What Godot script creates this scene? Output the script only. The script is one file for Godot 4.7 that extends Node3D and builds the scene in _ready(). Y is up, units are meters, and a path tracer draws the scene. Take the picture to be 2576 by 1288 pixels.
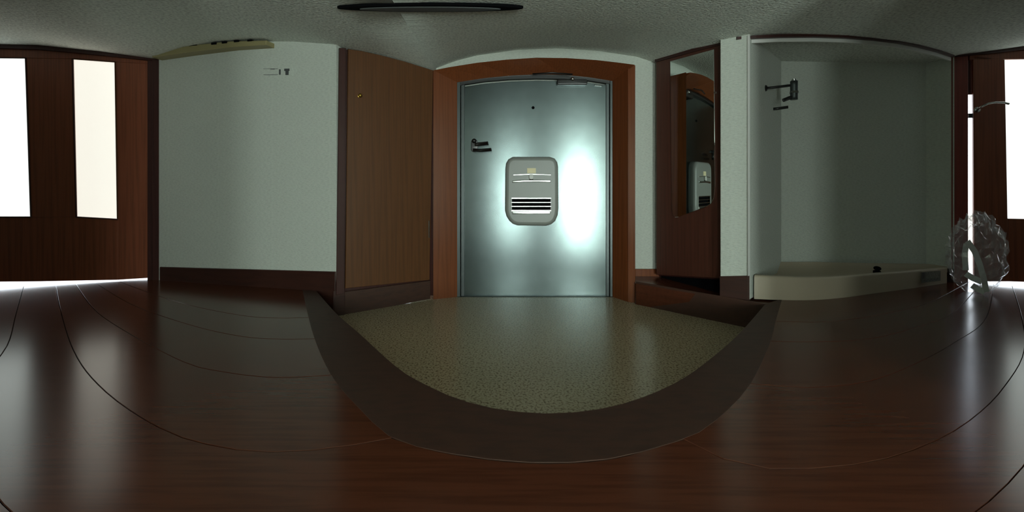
extends Node3D
# An entrance hall: sunken entry floor before a steel door, dark timber floor, cupboards on both sides,
# a laundry recess on the right and glazed doors to bright rooms at both ends and behind.

var M := {}
var T := {}

# ---------------------------------------------------------------- mesh helpers
func quad(st: SurfaceTool, a: Vector3, b: Vector3, c: Vector3, d: Vector3) -> void:
	for v in [a, c, b, a, d, c]:
		st.set_uv(Vector2(v.x, v.y))
		st.add_vertex(v)

func start(smooth := false) -> SurfaceTool:
	var st := SurfaceTool.new()
	st.begin(Mesh.PRIMITIVE_TRIANGLES)
	st.set_smooth_group(0 if smooth else -1)
	return st

func done(st: SurfaceTool) -> ArrayMesh:
	st.generate_normals()
	return st.commit()

func ccw(poly: PackedVector2Array) -> PackedVector2Array:
	var p := poly.duplicate()
	if Geometry2D.is_polygon_clockwise(p):
		p.reverse()
	return p

func flat(st: SurfaceTool, poly: PackedVector2Array, z: float, up := true) -> void:
	var idx := Geometry2D.triangulate_polygon(poly)
	for i in range(0, idx.size(), 3):
		var a := Vector3(poly[idx[i]].x, poly[idx[i]].y, z)
		var b := Vector3(poly[idx[i + 1]].x, poly[idx[i + 1]].y, z)
		var c := Vector3(poly[idx[i + 2]].x, poly[idx[i + 2]].y, z)
		var ccwise := (b - a).cross(c - a).z > 0.0
		for v in ([a, c, b] if ccwise == up else [a, b, c]):
			st.set_uv(Vector2(v.x, v.y))
			st.add_vertex(v)

func inset(poly: PackedVector2Array, by: float) -> PackedVector2Array:
	var out := PackedVector2Array()
	var n := poly.size()
	for i in n:
		var e1 := (poly[i] - poly[(i + n - 1) % n]).normalized()
		var e2 := (poly[(i + 1) % n] - poly[i]).normalized()
		var n1 := Vector2(-e1.y, e1.x)
		var n2 := Vector2(-e2.y, e2.x)
		var m := (n1 + n2).normalized()
		out.append(poly[i] + m * (by / maxf(0.4, m.dot(n1))))
	return out

# an outline in x and y, its face at z = 0 and its back at z = -depth, the front edge bevelled; holes are rectangles cut right through the face
func ext_st(st: SurfaceTool, poly_in: PackedVector2Array, depth: float, bevel := 0.003, steps := 1, hole := Rect2()) -> void:
	var poly := ccw(poly_in)
	var rings := []
	rings.append([poly, -depth])
	rings.append([poly, -bevel])
	for k in range(1, steps + 1):
		var a := PI / 2.0 * k / steps
		rings.append([inset(poly, bevel * (1.0 - cos(a))), -bevel * (1.0 - sin(a))])
	for r in rings.size() - 1:
		var p: PackedVector2Array = rings[r][0]
		var q: PackedVector2Array = rings[r + 1][0]
		for i in p.size():
			var j := (i + 1) % p.size()
			quad(st, Vector3(p[i].x, p[i].y, rings[r][1]), Vector3(p[j].x, p[j].y, rings[r][1]), Vector3(q[j].x, q[j].y, rings[r + 1][1]), Vector3(q[i].x, q[i].y, rings[r + 1][1]))
	flat(st, poly, -depth, false)
	var face: PackedVector2Array = rings[rings.size() - 1][0]
	if hole.size.x <= 0.0:
		flat(st, face, 0.0)
		return
	var big := 20.0
	var a0 := hole.position
	var a1 := hole.end
	for r in [Rect2(-big, a1.y, 2 * big, big), Rect2(-big, a0.y - big, 2 * big, big), Rect2(-big, a0.y, big + a0.x, a1.y - a0.y), Rect2(a1.x, a0.y, big, a1.y - a0.y)]:
		var rp := PackedVector2Array([r.position, Vector2(r.end.x, r.position.y), r.end, Vector2(r.position.x, r.end.y)])
		for piece in Geometry2D.intersect_polygons(face, rp):
			flat(st, piece, 0.0)

func ext(poly: Array, depth: float, bevel := 0.003, steps := 1, hole := Rect2()) -> ArrayMesh:
	var st := start(steps > 2)
	ext_st(st, PackedVector2Array(poly), depth, bevel, steps, hole)
	return done(st)

func rect(x0: float, y0: float, x1: float, y1: float) -> Array:
	return [Vector2(x0, y0), Vector2(x1, y0), Vector2(x1, y1), Vector2(x0, y1)]

func rrect(a: Vector2, b: Vector2, r: float, n := 6) -> Array:
	var lo := Vector2(minf(a.x, b.x), minf(a.y, b.y))
	var hi := Vector2(maxf(a.x, b.x), maxf(a.y, b.y))
	var out := []
	for c in [[hi.x - r, lo.y + r, -90.0], [hi.x - r, hi.y - r, 0.0], [lo.x + r, hi.y - r, 90.0], [lo.x + r, lo.y + r, 180.0]]:
		for k in n + 1:
			var t := deg_to_rad(c[2] + 90.0 * k / n)
			out.append(Vector2(c[0] + r * cos(t), c[1] + r * sin(t)))
	return out

func disc(c: Vector2, rx: float, ry: float, n := 28) -> Array:
	var out := []
	for k in n:
		out.append(c + Vector2(rx * cos(TAU * k / n), ry * sin(TAU * k / n)))
	return out

# a surface through rows of points; shut joins the last row to the first
func loft(rows: Array, shut := false, smooth := false) -> ArrayMesh:
	var st := start(smooth)
	for r in (rows.size() if shut else rows.size() - 1):
		var p: PackedVector3Array = rows[r]
		var q: PackedVector3Array = rows[(r + 1) % rows.size()]
		for i in p.size() - 1:
			quad(st, p[i], p[i + 1], q[i + 1], q[i])
	if shut and rows.size() == 4:
		for e in [0, rows[0].size() - 1]:
			quad(st, rows[0][e], rows[1][e], rows[2][e], rows[3][e])
	return done(st)

func tube(points: Array, r: float, n := 12, r_end := -1.0) -> ArrayMesh:
	var st := start(true)
	var rings := []
	for i in points.size():
		var d: Vector3 = (points[mini(i + 1, points.size() - 1)] - points[maxi(i - 1, 0)]).normalized()
		var s := d.cross(Vector3.UP if absf(d.y) < 0.9 else Vector3.RIGHT).normalized()
		var u := s.cross(d)
		var rr := r if r_end < 0.0 else lerpf(r, r_end, float(i) / (points.size() - 1))
		var ring := []
		for k in n:
			ring.append(points[i] + (s * cos(TAU * k / n) + u * sin(TAU * k / n)) * rr)
		rings.append(ring)
	for i in rings.size() - 1:
		for k in n:
			var j := (k + 1) % n
			quad(st, rings[i][k], rings[i][j], rings[i + 1][j], rings[i + 1][k])
	for e in [0, rings.size() - 1]:
		for k in range(1, n - 1):
			for v in [rings[e][0], rings[e][k], rings[e][k + 1]]:
				st.set_uv(Vector2(v.x, v.y))
				st.add_vertex(v)
	return done(st)

# profile of (radius, height) turned about z
func lathe(prof: Array, n := 20) -> ArrayMesh:
	var st := start(true)
	for i in prof.size() - 1:
		for k in n:
			var a := TAU * k / n
			var b := TAU * (k + 1) / n
			var p: Vector2 = prof[i]
			var q: Vector2 = prof[i + 1]
			quad(st, Vector3(p.x * cos(a), p.x * sin(a), p.y), Vector3(p.x * cos(b), p.x * sin(b), p.y), Vector3(q.x * cos(b), q.x * sin(b), q.y), Vector3(q.x * cos(a), q.x * sin(a), q.y))
	return done(st)

func resample(pts: Array, n: int) -> PackedVector2Array:
	var c := Curve2D.new()
	for i in pts.size():
		var t: Vector2 = (pts[mini(i + 1, pts.size() - 1)] - pts[maxi(i - 1, 0)]) / 6.0
		c.add_point(pts[i], -t, t)
	var out := PackedVector2Array()
	var total := c.get_baked_length()
	for k in n:
		out.append(c.sample_baked(total * k / (n - 1), true))
	return out

# a band between two lines on the plan (x, z), from y0 up to y1, its top edges eased
func band(a: PackedVector2Array, b: PackedVector2Array, y0: float, y1: float, gap := 0.0) -> ArrayMesh:
	var rows := []
	var e := 0.0025
	for s in [[0.0, y0], [0.0, y1 - e], [e, y1]]:
		rows.append(_side(a, b, gap + s[0], s[1]))
	for s in [[e, y1], [0.0, y1 - e], [0.0, y0]]:
		rows.append(_side(b, a, gap + s[0], s[1]))
	var st := start(false)
	for r in rows.size():
		var p: PackedVector3Array = rows[r]
		var q: PackedVector3Array = rows[(r + 1) % rows.size()]
		for i in p.size() - 1:
			quad(st, p[i], q[i], q[i + 1], p[i + 1])
	for k in [0, a.size() - 1]:
		quad(st, rows[0][k], rows[1][k], rows[4][k], rows[5][k])
	return done(st)

func _side(a: PackedVector2Array, b: PackedVector2Array, by: float, y: float) -> PackedVector3Array:
	var out := PackedVector3Array()
	for i in a.size():
		var d := b[i] - a[i]
		var w := minf(by, d.length() * 0.3)
		var p := a[i] + d.normalized() * w
		out.append(Vector3(p.x, y, p.y))
	return out

# ---------------------------------------------------------------- scene helpers
func frame(x: float, z: float, dx: float, dz: float, _length := 0.0) -> Transform3D:
	return Transform3D(Basis(Vector3(dx, 0, dz), Vector3.UP, Vector3(-dz, 0, dx)), Vector3(x, 0, z))

func tag(o: Node3D, label: String, category: String, kind := "", group := "") -> Node3D:
	o.set_meta("label", label)
	o.set_meta("category", category)
	if kind:
		o.set_meta("kind", kind)
	if group:
		o.set_meta("group", group)
	return o

func thing(called: String, at: Transform3D, label: String, category: String, kind := "", group := "") -> Node3D:
	var o := Node3D.new()
	o.name = called
	add_child(o)
	o.transform = at
	return tag(o, label, category, kind, group)

func part(parent: Node, called: String, mesh: Mesh, material: Material, at := Vector3.ZERO, turn := Vector3.ZERO) -> MeshInstance3D:
	var o := MeshInstance3D.new()
	o.name = called
	o.mesh = mesh
	o.material_override = material
	parent.add_child(o, true)
	o.position = at
	o.rotation = turn
	return o

func solid(called: String, mesh: Mesh, material: Material, at: Transform3D, label: String, category: String, kind := "") -> MeshInstance3D:
	var o := part(self, called, mesh, material)
	o.transform = at
	tag(o, label, category, kind)
	return o

func pane_light(called: String, at: Vector3, size: Vector2, turn: float, energy: float, tint: Color) -> void:
	var l := AreaLight3D.new()
	l.name = called
	l.area_size = size
	l.area_normalize_energy = false
	l.light_energy = energy
	l.light_color = tint
	l.area_range = 16.0
	l.area_attenuation = 2.0
	l.shadow_enabled = true
	add_child(l)
	l.position = at
	l.rotation.y = turn

func noise_tex(key: String, freq: float, octaves: int, ramp: Array, size := 512, kind := FastNoiseLite.TYPE_SIMPLEX_SMOOTH, noise_seed := 7) -> void:
	var n := FastNoiseLite.new()
	n.noise_type = kind
	n.seed = noise_seed
	n.frequency = freq
	n.fractal_octaves = octaves
	var t := NoiseTexture2D.new()
	t.width = size
	t.height = size
	t.seamless = true
	t.noise = n
	if ramp:
		var g := Gradient.new()
		g.offsets = PackedFloat32Array(ramp.map(func(r): return r[0]))
		g.colors = PackedColorArray(ramp.map(func(r): return r[1]))
		t.color_ramp = g
	T[key] = t

func mat(key: String, col: Color, rough: float, metal := 0.0, tex := "", scale := Vector3.ONE, bump := "", relief := 0.0) -> StandardMaterial3D:
	var m := StandardMaterial3D.new()
	m.resource_name = key
	m.albedo_color = col
	m.roughness = rough
	m.metallic = metal
	if tex or bump:
		m.uv1_triplanar = true
		m.uv1_scale = scale
	if tex:
		m.albedo_texture = T[tex]
	if bump:
		m.heightmap_enabled = true
		m.heightmap_texture = T[bump]
		m.heightmap_scale = relief
	M[key] = m
	return m

func grey(v: float) -> Color:
	return Color(v, v, v)

# ================================================================ scene
func _ready() -> void:
	set_view_and_light()
	materials()
	floors()
	ceiling_and_walls()
	left_glazed_door()
	entrance_door()
	left_cupboard()
	mirror_cupboard()
	right_door()
	rear_wall()
	mail_box()
	laundry_recess()
	plastic_bag()
	wall_fittings()

func set_view_and_light() -> void:
	var cam := Camera3D.new()
	cam.name = "camera"
	add_child(cam)
	cam.position = Vector3(0, 0.95, 0)
	cam.near = 0.05
	cam.far = 60.0
	cam.projection = Camera3D.PROJECTION_FRUSTUM
	cam.size = 0.05 * 1288.0 / 1089.0
	cam.frustum_offset = Vector2(0, -0.05 * 174.0 / 1089.0)
	cam.current = true

	var env := Environment.new()
	var sky := Sky.new()
	var sm := ProceduralSkyMaterial.new()
	sm.sky_top_color = Color(0.88, 0.94, 1.0)
	sm.sky_horizon_color = Color(0.97, 0.99, 1.0)
	sm.ground_horizon_color = Color(0.8, 0.8, 0.78)
	sm.ground_bottom_color = Color(0.6, 0.6, 0.58)
	sky.sky_material = sm
	env.background_mode = Environment.BG_SKY
	env.background_energy_multiplier = 5.0
	env.sky = sky
	env.tonemap_mode = Environment.TONE_MAPPER_LINEAR
	env.tonemap_exposure = 1.06
	env.sdfgi_enabled = true
	env.ssao_enabled = true
	env.ssil_enabled = true
	var we := WorldEnvironment.new()
	we.name = "world_environment"
	we.environment = env
	add_child(we)

	# daylight from the frosted panes of the glazed doors: behind the viewer and at both ends of the hall
	var day := Color(0.93, 1.0, 0.97)
	pane_light("rear_pane_light", Vector3(0.0, 0.8, 4.14), Vector2(0.6, 1.5), 0.0, 9.5, day)
	pane_light("rear_pane_light_001", Vector3(2.05, 0.8, 4.14), Vector2(0.72, 1.5), 0.0, 16.0, day)
	pane_light("left_pane_light", Vector3(-4.06, 1.4, -4.33), Vector2(0.4, 1.5), PI + 0.265, 0.1, Color(1.0, 0.98, 0.92))
	pane_light("left_pane_light_001", Vector3(-4.9, 1.4, -4.1), Vector2(0.45, 1.5), PI + 0.265, 0.15, day)
	pane_light("right_pane_light", Vector3(4.98, 1.4, -4.12), Vector2(0.4, 1.5), PI - 0.32, 0.15, day)

func materials() -> void:
	noise_tex("grain", 0.012, 5, [[0.0, grey(0.82)], [0.35, grey(0.9)], [0.55, grey(0.96)], [1.0, grey(1.0)]])
	noise_tex("paper", 0.03, 4, [[0.0, grey(0.9)], [0.5, grey(0.97)], [1.0, grey(1.0)]])
	noise_tex("rough", 0.06, 4, [])
	noise_tex("stipple", 0.05, 5, [[0.0, grey(0.7)], [0.45, grey(0.9)], [1.0, grey(1.0)]])
	noise_tex("fleck", 0.05, 4, [[0.0, Color(0.5, 0.46, 0.4)], [0.3, Color(0.74, 0.7, 0.63)], [0.42, Color(0.93, 0.91, 0.86)], [0.7, Color(1, 0.98, 0.93)], [1.0, Color(0.85, 0.82, 0.76)]])
	noise_tex("brush", 0.02, 4, [[0.0, grey(0.95)], [1.0, grey(1.0)]])
	mat("wallpaper", Color(0.86, 0.88, 0.84), 0.85, 0.0, "paper", Vector3(1.5, 1.5, 1.5), "rough", 0.0)
	M.wallpaper.heightmap_texture = T.rough
	M.wallpaper.heightmap_enabled = true
	M.wallpaper.heightmap_scale = 0.35
	M.wallpaper.uv1_scale = Vector3(1.6, 6.5, 1.6)
	mat("ceiling", Color(0.93, 0.95, 0.91), 0.95, 0.0, "stipple", Vector3(1.3, 1.3, 1.3), "rough", 0.5)
	mat("plank", Color(0.35, 0.19, 0.13), 0.19, 0.0, "grain", Vector3(0.25, 3, 4))
	M.plank.metallic_specular = 0.36
	mat("glazed_wood", Color(0.56, 0.31, 0.21), 0.4, 0.0, "grain", Vector3(6, 0.16, 6))
	mat("red_wood", Color(0.54, 0.25, 0.21), 0.4, 0.0, "grain", Vector3(6, 0.16, 6))
	mat("kerb_wood", Color(0.26, 0.15, 0.1), 0.6, 0.0, "grain", Vector3(0.8, 3, 3))
	mat("dark_wood", Color(0.25, 0.12, 0.1), 0.42, 0.0, "grain", Vector3(6, 0.16, 6))
	mat("dark_flat", Color(0.24, 0.13, 0.1), 0.45, 0.0, "grain", Vector3(0.4, 3, 3))
	mat("door_wood", Color(0.36, 0.2, 0.15), 0.45, 0.0, "grain", Vector3(6, 0.16, 6))
	mat("panel_wood", Color(0.39, 0.24, 0.12), 0.42, 0.0, "grain", Vector3(6, 0.16, 6))
	mat("frame_wood", Color(0.48, 0.26, 0.14), 0.26, 0.0, "grain", Vector3(6, 0.16, 6))
	mat("vinyl", Color(0.75, 0.71, 0.63), 0.22, 0.0, "fleck", Vector3(1.9, 1.9, 1.9))
	mat("steel", Color(0.4, 0.44, 0.44), 0.23, 1.0, "brush", Vector3(0.6, 0.6, 0.6))
	M.steel.anisotropy_enabled = true
	M.steel.anisotropy = -0.6
	mat("steel_frame", Color(0.33, 0.35, 0.35), 0.4, 0.85)
	mat("grey_box", Color(0.56, 0.57, 0.55), 0.38, 0.0)
	mat("chrome", Color(0.75, 0.76, 0.75), 0.22, 1.0)
	mat("dull_metal", Color(0.3, 0.3, 0.3), 0.35, 0.9)
	mat("brass", Color(0.75, 0.62, 0.28), 0.28, 1.0)
	mat("black", Color(0.035, 0.035, 0.045), 0.85)
	M.black.metallic_specular = 0.2
	mat("mirror", Color(0.9, 0.93, 0.92), 0.015, 1.0)
	mat("cream_plastic", Color(0.68, 0.63, 0.55), 0.5)
	mat("white_plastic", Color(0.86, 0.86, 0.84), 0.5)
	mat("old_plastic", Color(0.58, 0.54, 0.38), 0.5)
	mat("print_grey", Color(0.3, 0.31, 0.31), 0.6)
	mat("paper_label", Color(0.95, 0.9, 0.74), 0.6)
	mat("strap", Color(0.85, 0.87, 0.84), 0.6)
	mat("far_floor", Color(0.75, 0.66, 0.58), 0.4)
	var f := mat("film", Color(0.9, 0.9, 0.92, 0.14), 0.08)
	f.transparency = BaseMaterial3D.TRANSPARENCY_ALPHA
	for g in [["pane_white", Color(0.97, 1.0, 0.98), 1.25], ["pane_cream", Color(1.0, 0.98, 0.93), 0.85]]:
		var p := mat(g[0], Color(0.9, 0.92, 0.9), 0.5)
		p.emission_enabled = true
		p.emission = g[1]
		p.emission_energy_multiplier = g[2]

func floors() -> void:
	# entry floor, sunk below the hall
	solid("floor_entry", ext(rect(-2.4, -4.9, 2.6, -1.2), 0.1, 0.0), M.vinyl, Transform3D(Basis(Vector3.RIGHT, Vector3(0, 0, 1), Vector3(0, 1, 0)), Vector3(0, -0.22, 0)), "speckled beige vinyl of the sunken entry floor", "floor", "structure")
	# hall floor: boards on a base that leaves the entry open
	var inner := resample([Vector2(-1.794, -3.964), Vector2(-1.328, -3.264), Vector2(-1.010, -2.834), Vector2(-0.601, -2.274), Vector2(-0.394, -2.061), Vector2(-0.227, -1.930), Vector2(-0.047, -1.847), Vector2(0.153, -1.815), Vector2(0.360, -1.847), Vector2(0.554, -1.934), Vector2(0.796, -2.103), Vector2(1.067, -2.362), Vector2(1.477, -2.811), Vector2(2.051, -3.507)], 48)
	var outer := resample([Vector2(-1.959, -4.041), Vector2(-1.613, -3.392), Vector2(-1.245, -2.722), Vector2(-0.916, -2.187), Vector2(-0.664, -1.864), Vector2(-0.455, -1.637), Vector2(-0.269, -1.556), Vector2(-0.052, -1.504), Vector2(0.153, -1.489), Vector2(0.365, -1.517), Vector2(0.646, -1.629), Vector2(0.824, -1.753), Vector2(1.155, -2.090), Vector2(1.596, -2.666), Vector2(1.866, -3.061), Vector2(2.291, -3.669)], 48)
	var out := PackedVector2Array([Vector2(-5.8, 4.4), Vector2(5.8, 4.4), Vector2(5.8, -9.0), Vector2(1.4, -9.0), Vector2(1.235, -4.311)])
	for k in range(inner.size() - 1, -1, -1):
		out.append(inner[k])
	out.append_array([Vector2(-1.9, -4.2), Vector2(-1.9, -9.0), Vector2(-5.8, -9.0)])
	var st := start()
	var tri := Geometry2D.triangulate_polygon(out)
	for i in range(0, tri.size(), 3):
		for y in [-0.014, -0.3]:
			for k in 3:
				st.set_uv(out[tri[i + k]])
				st.add_vertex(Vector3(out[tri[i + k]].x, y, out[tri[i + k]].y))
	for i in out.size():
		var a := out[i]
		var b := out[(i + 1) % out.size()]
		quad(st, Vector3(a.x, -0.3, a.y), Vector3(b.x, -0.3, b.y), Vector3(b.x, -0.014, b.y), Vector3(a.x, -0.014, a.y))
	var fl := solid("floor", done(st), M.plank, Transform3D(), "dark reddish-brown timber board floor of the hall", "floor", "structure")
	var left := [
		[Vector2(-3.714, -4.479), Vector2(-3.159, -4.365), Vector2(-2.513, -4.223), Vector2(-1.967, -4.057)],
		[Vector2(-3.944, -4.347), Vector2(-3.068, -3.762), Vector2(-2.471, -3.414), Vector2(-1.953, -3.183), Vector2(-1.693, -3.135), Vector2(-1.478, -3.145)],
		[Vector2(-4.131, -4.293), Vector2(-3.085, -3.507), Vector2(-2.252, -2.999), Vector2(-1.743, -2.759), Vector2(-1.458, -2.701), Vector2(-1.234, -2.708)],
		[Vector2(-4.275, -4.240), Vector2(-3.350, -3.448), Vector2(-2.724, -2.973), Vector2(-1.830, -2.378), Vector2(-1.487, -2.225), Vector2(-1.164, -2.155), Vector2(-0.916, -2.187)],
		[Vector2(-4.433, -4.205), Vector2(-3.604, -3.448), Vector2(-2.556, -2.523), Vector2(-1.915, -2.029), Vector2(-1.367, -1.696), Vector2(-1.056, -1.579), Vector2(-0.837, -1.551), Vector2(-0.635, -1.579), Vector2(-0.455, -1.637)],
		[Vector2(-4.704, -4.172), Vector2(-3.705, -3.233), Vector2(-3.050, -2.619), Vector2(-2.575, -2.111), Vector2(-1.883, -1.521), Vector2(-1.282, -1.176), Vector2(-0.578, -0.916), Vector2(-0.134, -0.778)]]
	var right := [
		[Vector2(4.675, -4.537), Vector2(3.656, -4.138), Vector2(2.857, -3.832), Vector2(2.324, -3.721)],
		[Vector2(4.598, -4.347), Vector2(3.540, -3.630), Vector2(3.009, -3.337), Vector2(2.282, -3.061), Vector2(1.866, -3.061)],
		[Vector2(4.659, -4.293), Vector2(3.354, -3.284), Vector2(2.869, -2.999), Vector2(2.280, -2.722), Vector2(1.856, -2.653), Vector2(1.596, -2.666)],
		[Vector2(4.738, -4.257), Vector2(3.432, -3.135), Vector2(2.695, -2.639), Vector2(2.156, -2.320), Vector2(1.729, -2.111), Vector2(1.396, -2.049), Vector2(1.155, -2.090)],
		[Vector2(4.854, -4.205), Vector2(3.691, -3.135), Vector2(2.948, -2.493), Vector2(2.327, -2.049), Vector2(1.903, -1.784), Vector2(1.576, -1.616), Vector2(1.256, -1.499), Vector2(0.953, -1.457), Vector2(0.768, -1.489), Vector2(0.646, -1.629)],
		[Vector2(5.158, -4.155), Vector2(3.075, -2.406), Vector2(2.177, -1.753), Vector2(1.476, -1.326), Vector2(0.749, -1.004), Vector2(0.151, -0.778)]]
	for side in [left, right]:
		for i in side.size() - 1:
			part(fl, "plank", band(resample(side[i], 36), resample(side[i + 1], 36), -0.014, 0.0, 0.0016), M.plank)
		var edge := resample(side[side.size() - 1], 36)
		var far := PackedVector2Array()
		for p in edge:
			far.append(Vector2(-5.7 if side == left else 5.7, p.y))
		part(fl, "plank", band(edge, far, -0.014, 0.0, 0.0016), M.plank)
	part(fl, "plank", band(resample([Vector2(-0.455, -1.637), Vector2(-0.269, -1.556), Vector2(-0.052, -1.504), Vector2(0.153, -1.489), Vector2(0.365, -1.517), Vector2(0.646, -1.629)], 24), resample([Vector2(-0.134, -0.778), Vector2(0.151, -0.778)], 24), -0.014, 0.0, 0.0016), M.plank)
	for k in 6:
		part(fl, "plank", ext(rect(-5.7, 0.0, 5.7, 0.82), 0.014, 0.002), M.plank, Vector3(0, 0, 0.05 + 0.824 * k), Vector3(-PI / 2, 0, 0))
	part(fl, "plank", ext(rect(-5.7, 0.0, 5.7, 0.82), 0.014, 0.002), M.plank, Vector3(0, 0, 0.05 - 0.004), Vector3(-PI / 2, 0, 0))
	solid("trim_1", band(inner, outer, -0.22, 0.001), M.kerb_wood, Transform3D(), "dark curved timber kerb edging the sunken entry", "step edge", "structure")
	# riser of the raised strip under the mirror cupboard
	solid("trim_2", loft([PackedVector3Array([Vector3(1.238, 0.006, -4.320), Vector3(2.047, 0.005, -3.500)]), PackedVector3Array([Vector3(1.228, -0.22, -4.32), Vector3(2.044, -0.22, -3.5)]), PackedVector3Array([Vector3(1.26, -0.22, -4.34), Vector3(2.08, -0.22, -3.52)]), PackedVector3Array([Vector3(1.26, 0.0, -4.34), Vector3(2.08, 0.0, -3.52)])], true), M.kerb_wood, Transform3D(), "dark timber riser below the mirror cupboard", "step riser", "structure")

func ceiling_and_walls() -> void:
	# ceiling: one surface following the tops of the walls
	var wl := PackedVector3Array([Vector3(-5.760, 2.249, -3.950), Vector3(-4.885, 2.304, -4.130), Vector3(-4.593, 2.322, -4.210), Vector3(-4.127, 2.302, -4.330), Vector3(-3.710, 2.266, -4.450), Vector3(-3.568, 2.251, -4.400), Vector3(-3.198, 2.319, -4.310), Vector3(-2.821, 2.345, -4.220), Vector3(-2.458, 2.338, -4.130), Vector3(-2.028, 2.301, -4.030), Vector3(-1.595, 2.239, -3.920), Vector3(-1.531, 2.222, -3.970), Vector3(-1.259, 2.232, -4.180), Vector3(-0.818, 2.173, -4.500), Vector3(-0.820, 2.236, -4.700), Vector3(-0.596, 2.318, -4.700), Vector3(-0.380, 2.374, -4.700), Vector3(0.052, 2.435, -4.700), Vector3(0.483, 2.452, -4.700), Vector3(0.915, 2.426, -4.700), Vector3(1.347, 2.361, -4.700), Vector3(1.529, 2.297, -4.600), Vector3(1.705, 2.269, -4.200), Vector3(1.829, 2.224, -3.780), Vector3(1.985, 2.226, -3.620), Vector3(2.735, 2.227, -4.400), Vector3(3.522, 2.229, -4.450), Vector3(4.306, 2.231, -4.500), Vector3(4.410, 2.258, -4.330), Vector3(4.526, 2.266, -4.290), Vector3(4.932, 2.302, -4.170), Vector3(5.407, 2.265, -4.000)])
	var rows := [PackedVector3Array(), PackedVector3Array(), PackedVector3Array(), PackedVector3Array(), PackedVector3Array()]
	for i in wl.size():
		var p := wl[i]
		rows[0].append(p + Vector3(p.x * 0.06, 0.0, -0.6))
		rows[1].append(p)
		rows[2].append(Vector3(p.x, lerpf(p.y, 2.23, 0.7), lerpf(p.z, -2.8, 0.5)))
		rows[3].append(Vector3(p.x, 2.23, -2.8))
		rows[4].append(Vector3(p.x * 1.05, 2.23, 4.4))
	var st := start(true)
	for lift in [0.0, 0.12]:
		for r in rows.size() - 1:
			for i in wl.size() - 1:
				var u := Vector3(0, lift, 0)
				quad(st, rows[r][i] + u, rows[r][i + 1] + u, rows[r + 1][i + 1] + u, rows[r + 1][i] + u)
	solid("ceiling", done(st), M.ceiling, Transform3D(), "grey stippled ceiling of the hall", "ceiling", "structure")

	solid("wall_left", ext([Vector2(-0.026, -0.345), Vector2(2.035, -0.346), Vector2(2.035, 2.336), Vector2(-0.026, 2.487)], 0.12, 0.0), M.wallpaper, frame(-3.568, -4.400, 0.972, 0.236, 2.031), "pale ribbed wallpaper wall between the glazed door and cupboard", "wall", "structure")
	solid("baseboard_left", ext([Vector2(0.000, 0.138), Vector2(2.031, 0.183), Vector2(2.031, -0.346), Vector2(1.759, -0.312), Vector2(1.759, -0.016), Vector2(0.000, -0.008)], 0.12, 0.003), M.dark_flat, frame(-3.568, -4.400, 0.972, 0.236, 2.031).translated_local(Vector3(0, 0, 0.014)), "dark timber skirting along the pale left wall", "skirting", "structure")
	# entry wall above and beside the steel door
	solid("wall_back", ext(rect(-1.1, -0.25, 1.75, 2.6), 0.15, 0.0), M.wallpaper, Transform3D(Basis(), Vector3(0, 0, -4.69)), "white wall around and above the steel entrance door", "wall", "structure")
	solid("baseboard_back", ext([Vector2(1.327, 0.064), Vector2(1.592, 0.064), Vector2(1.592, -0.086), Vector2(1.327, -0.086)], 0.03, 0.003), M.frame_wood, Transform3D(Basis(), Vector3(0, 0, -4.66)), "brown skirting on the white strip beside the entrance door", "skirting", "structure")
	# pier and laundry recess
	solid("wall_pier", ext([Vector2(0.000, 0.001), Vector2(0.224, 0.013), Vector2(0.224, 2.246), Vector2(0.000, 2.255)], 0.1, 0.004), M.wallpaper, frame(1.809, -3.760, 0.781, 0.624, 0.224), "pale wallpapered pier between mirror cupboard and laundry recess", "wall", "structure")
	solid("baseboard_pier", ext([Vector2(-0.003, 0.173), Vector2(0.227, 0.209), Vector2(0.227, 0.000), Vector2(-0.003, 0.000)], 0.1, 0.003), M.dark_flat, frame(1.809, -3.760, 0.781, 0.624, 0.224).translated_local(Vector3(0, 0, 0.01)), "dark skirting at the foot of the pale pier", "skirting", "structure")
	solid("trim_3", tube([Vector3(1.981, 0.011, -3.625), Vector3(1.981, 2.215, -3.625)], 0.012, 8), M.white_plastic, Transform3D(), "pale corner bead on the edge of the pier", "corner bead", "structure")
	solid("wall_recess_left", ext([Vector2(0.011, 0.011), Vector2(1.166, -0.053), Vector2(1.166, 2.383), Vector2(0.011, 2.283)], 0.1, 0.0), M.wallpaper, frame(1.985, -3.620, 0.694, -0.720, 1.083), "left side wall inside the laundry recess, carrying the tap", "wall", "structure")
	solid("wall_recess_back", ext([Vector2(-0.021, -0.019), Vector2(1.596, -0.021), Vector2(1.596, 2.355), Vector2(-0.021, 2.364)], 0.12, 0.0), M.wallpaper, frame(2.735, -4.400, 0.998, -0.064, 1.574), "back wall of the laundry recess above the white pan", "wall", "structure")
	solid("wall_recess_right", ext([Vector2(-0.003, -0.022), Vector2(0.208, -0.011), Vector2(0.208, 2.379), Vector2(-0.003, 2.356)], 0.12, 0.0), M.wallpaper, frame(4.306, -4.500, 0.521, 0.854, 0.199), "right side wall of the laundry recess beside the door jamb", "wall", "structure")
	solid("baseboard_recess", ext([Vector2(0.133, 0.128), Vector2(0.208, 0.132), Vector2(0.208, -0.007), Vector2(0.133, -0.013)], 0.1, 0.003), M.dark_flat, frame(4.306, -4.500, 0.521, 0.854, 0.199).translated_local(Vector3(0, 0, 0.012)), "short dark skirting beside the white laundry pan", "skirting", "structure")
	# ends of the hall
	# unseen walls added behind the viewer to shade the recess and left wall
	solid("wall_shade_left", ext(rect(-4.2, -0.3, 1.0, 2.7), 0.12, 0.004), M.wallpaper, frame(-1.6, 0.0, 0.0, -1.0), "pale wall added behind the viewer to shade the left wall", "wall", "structure")
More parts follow.
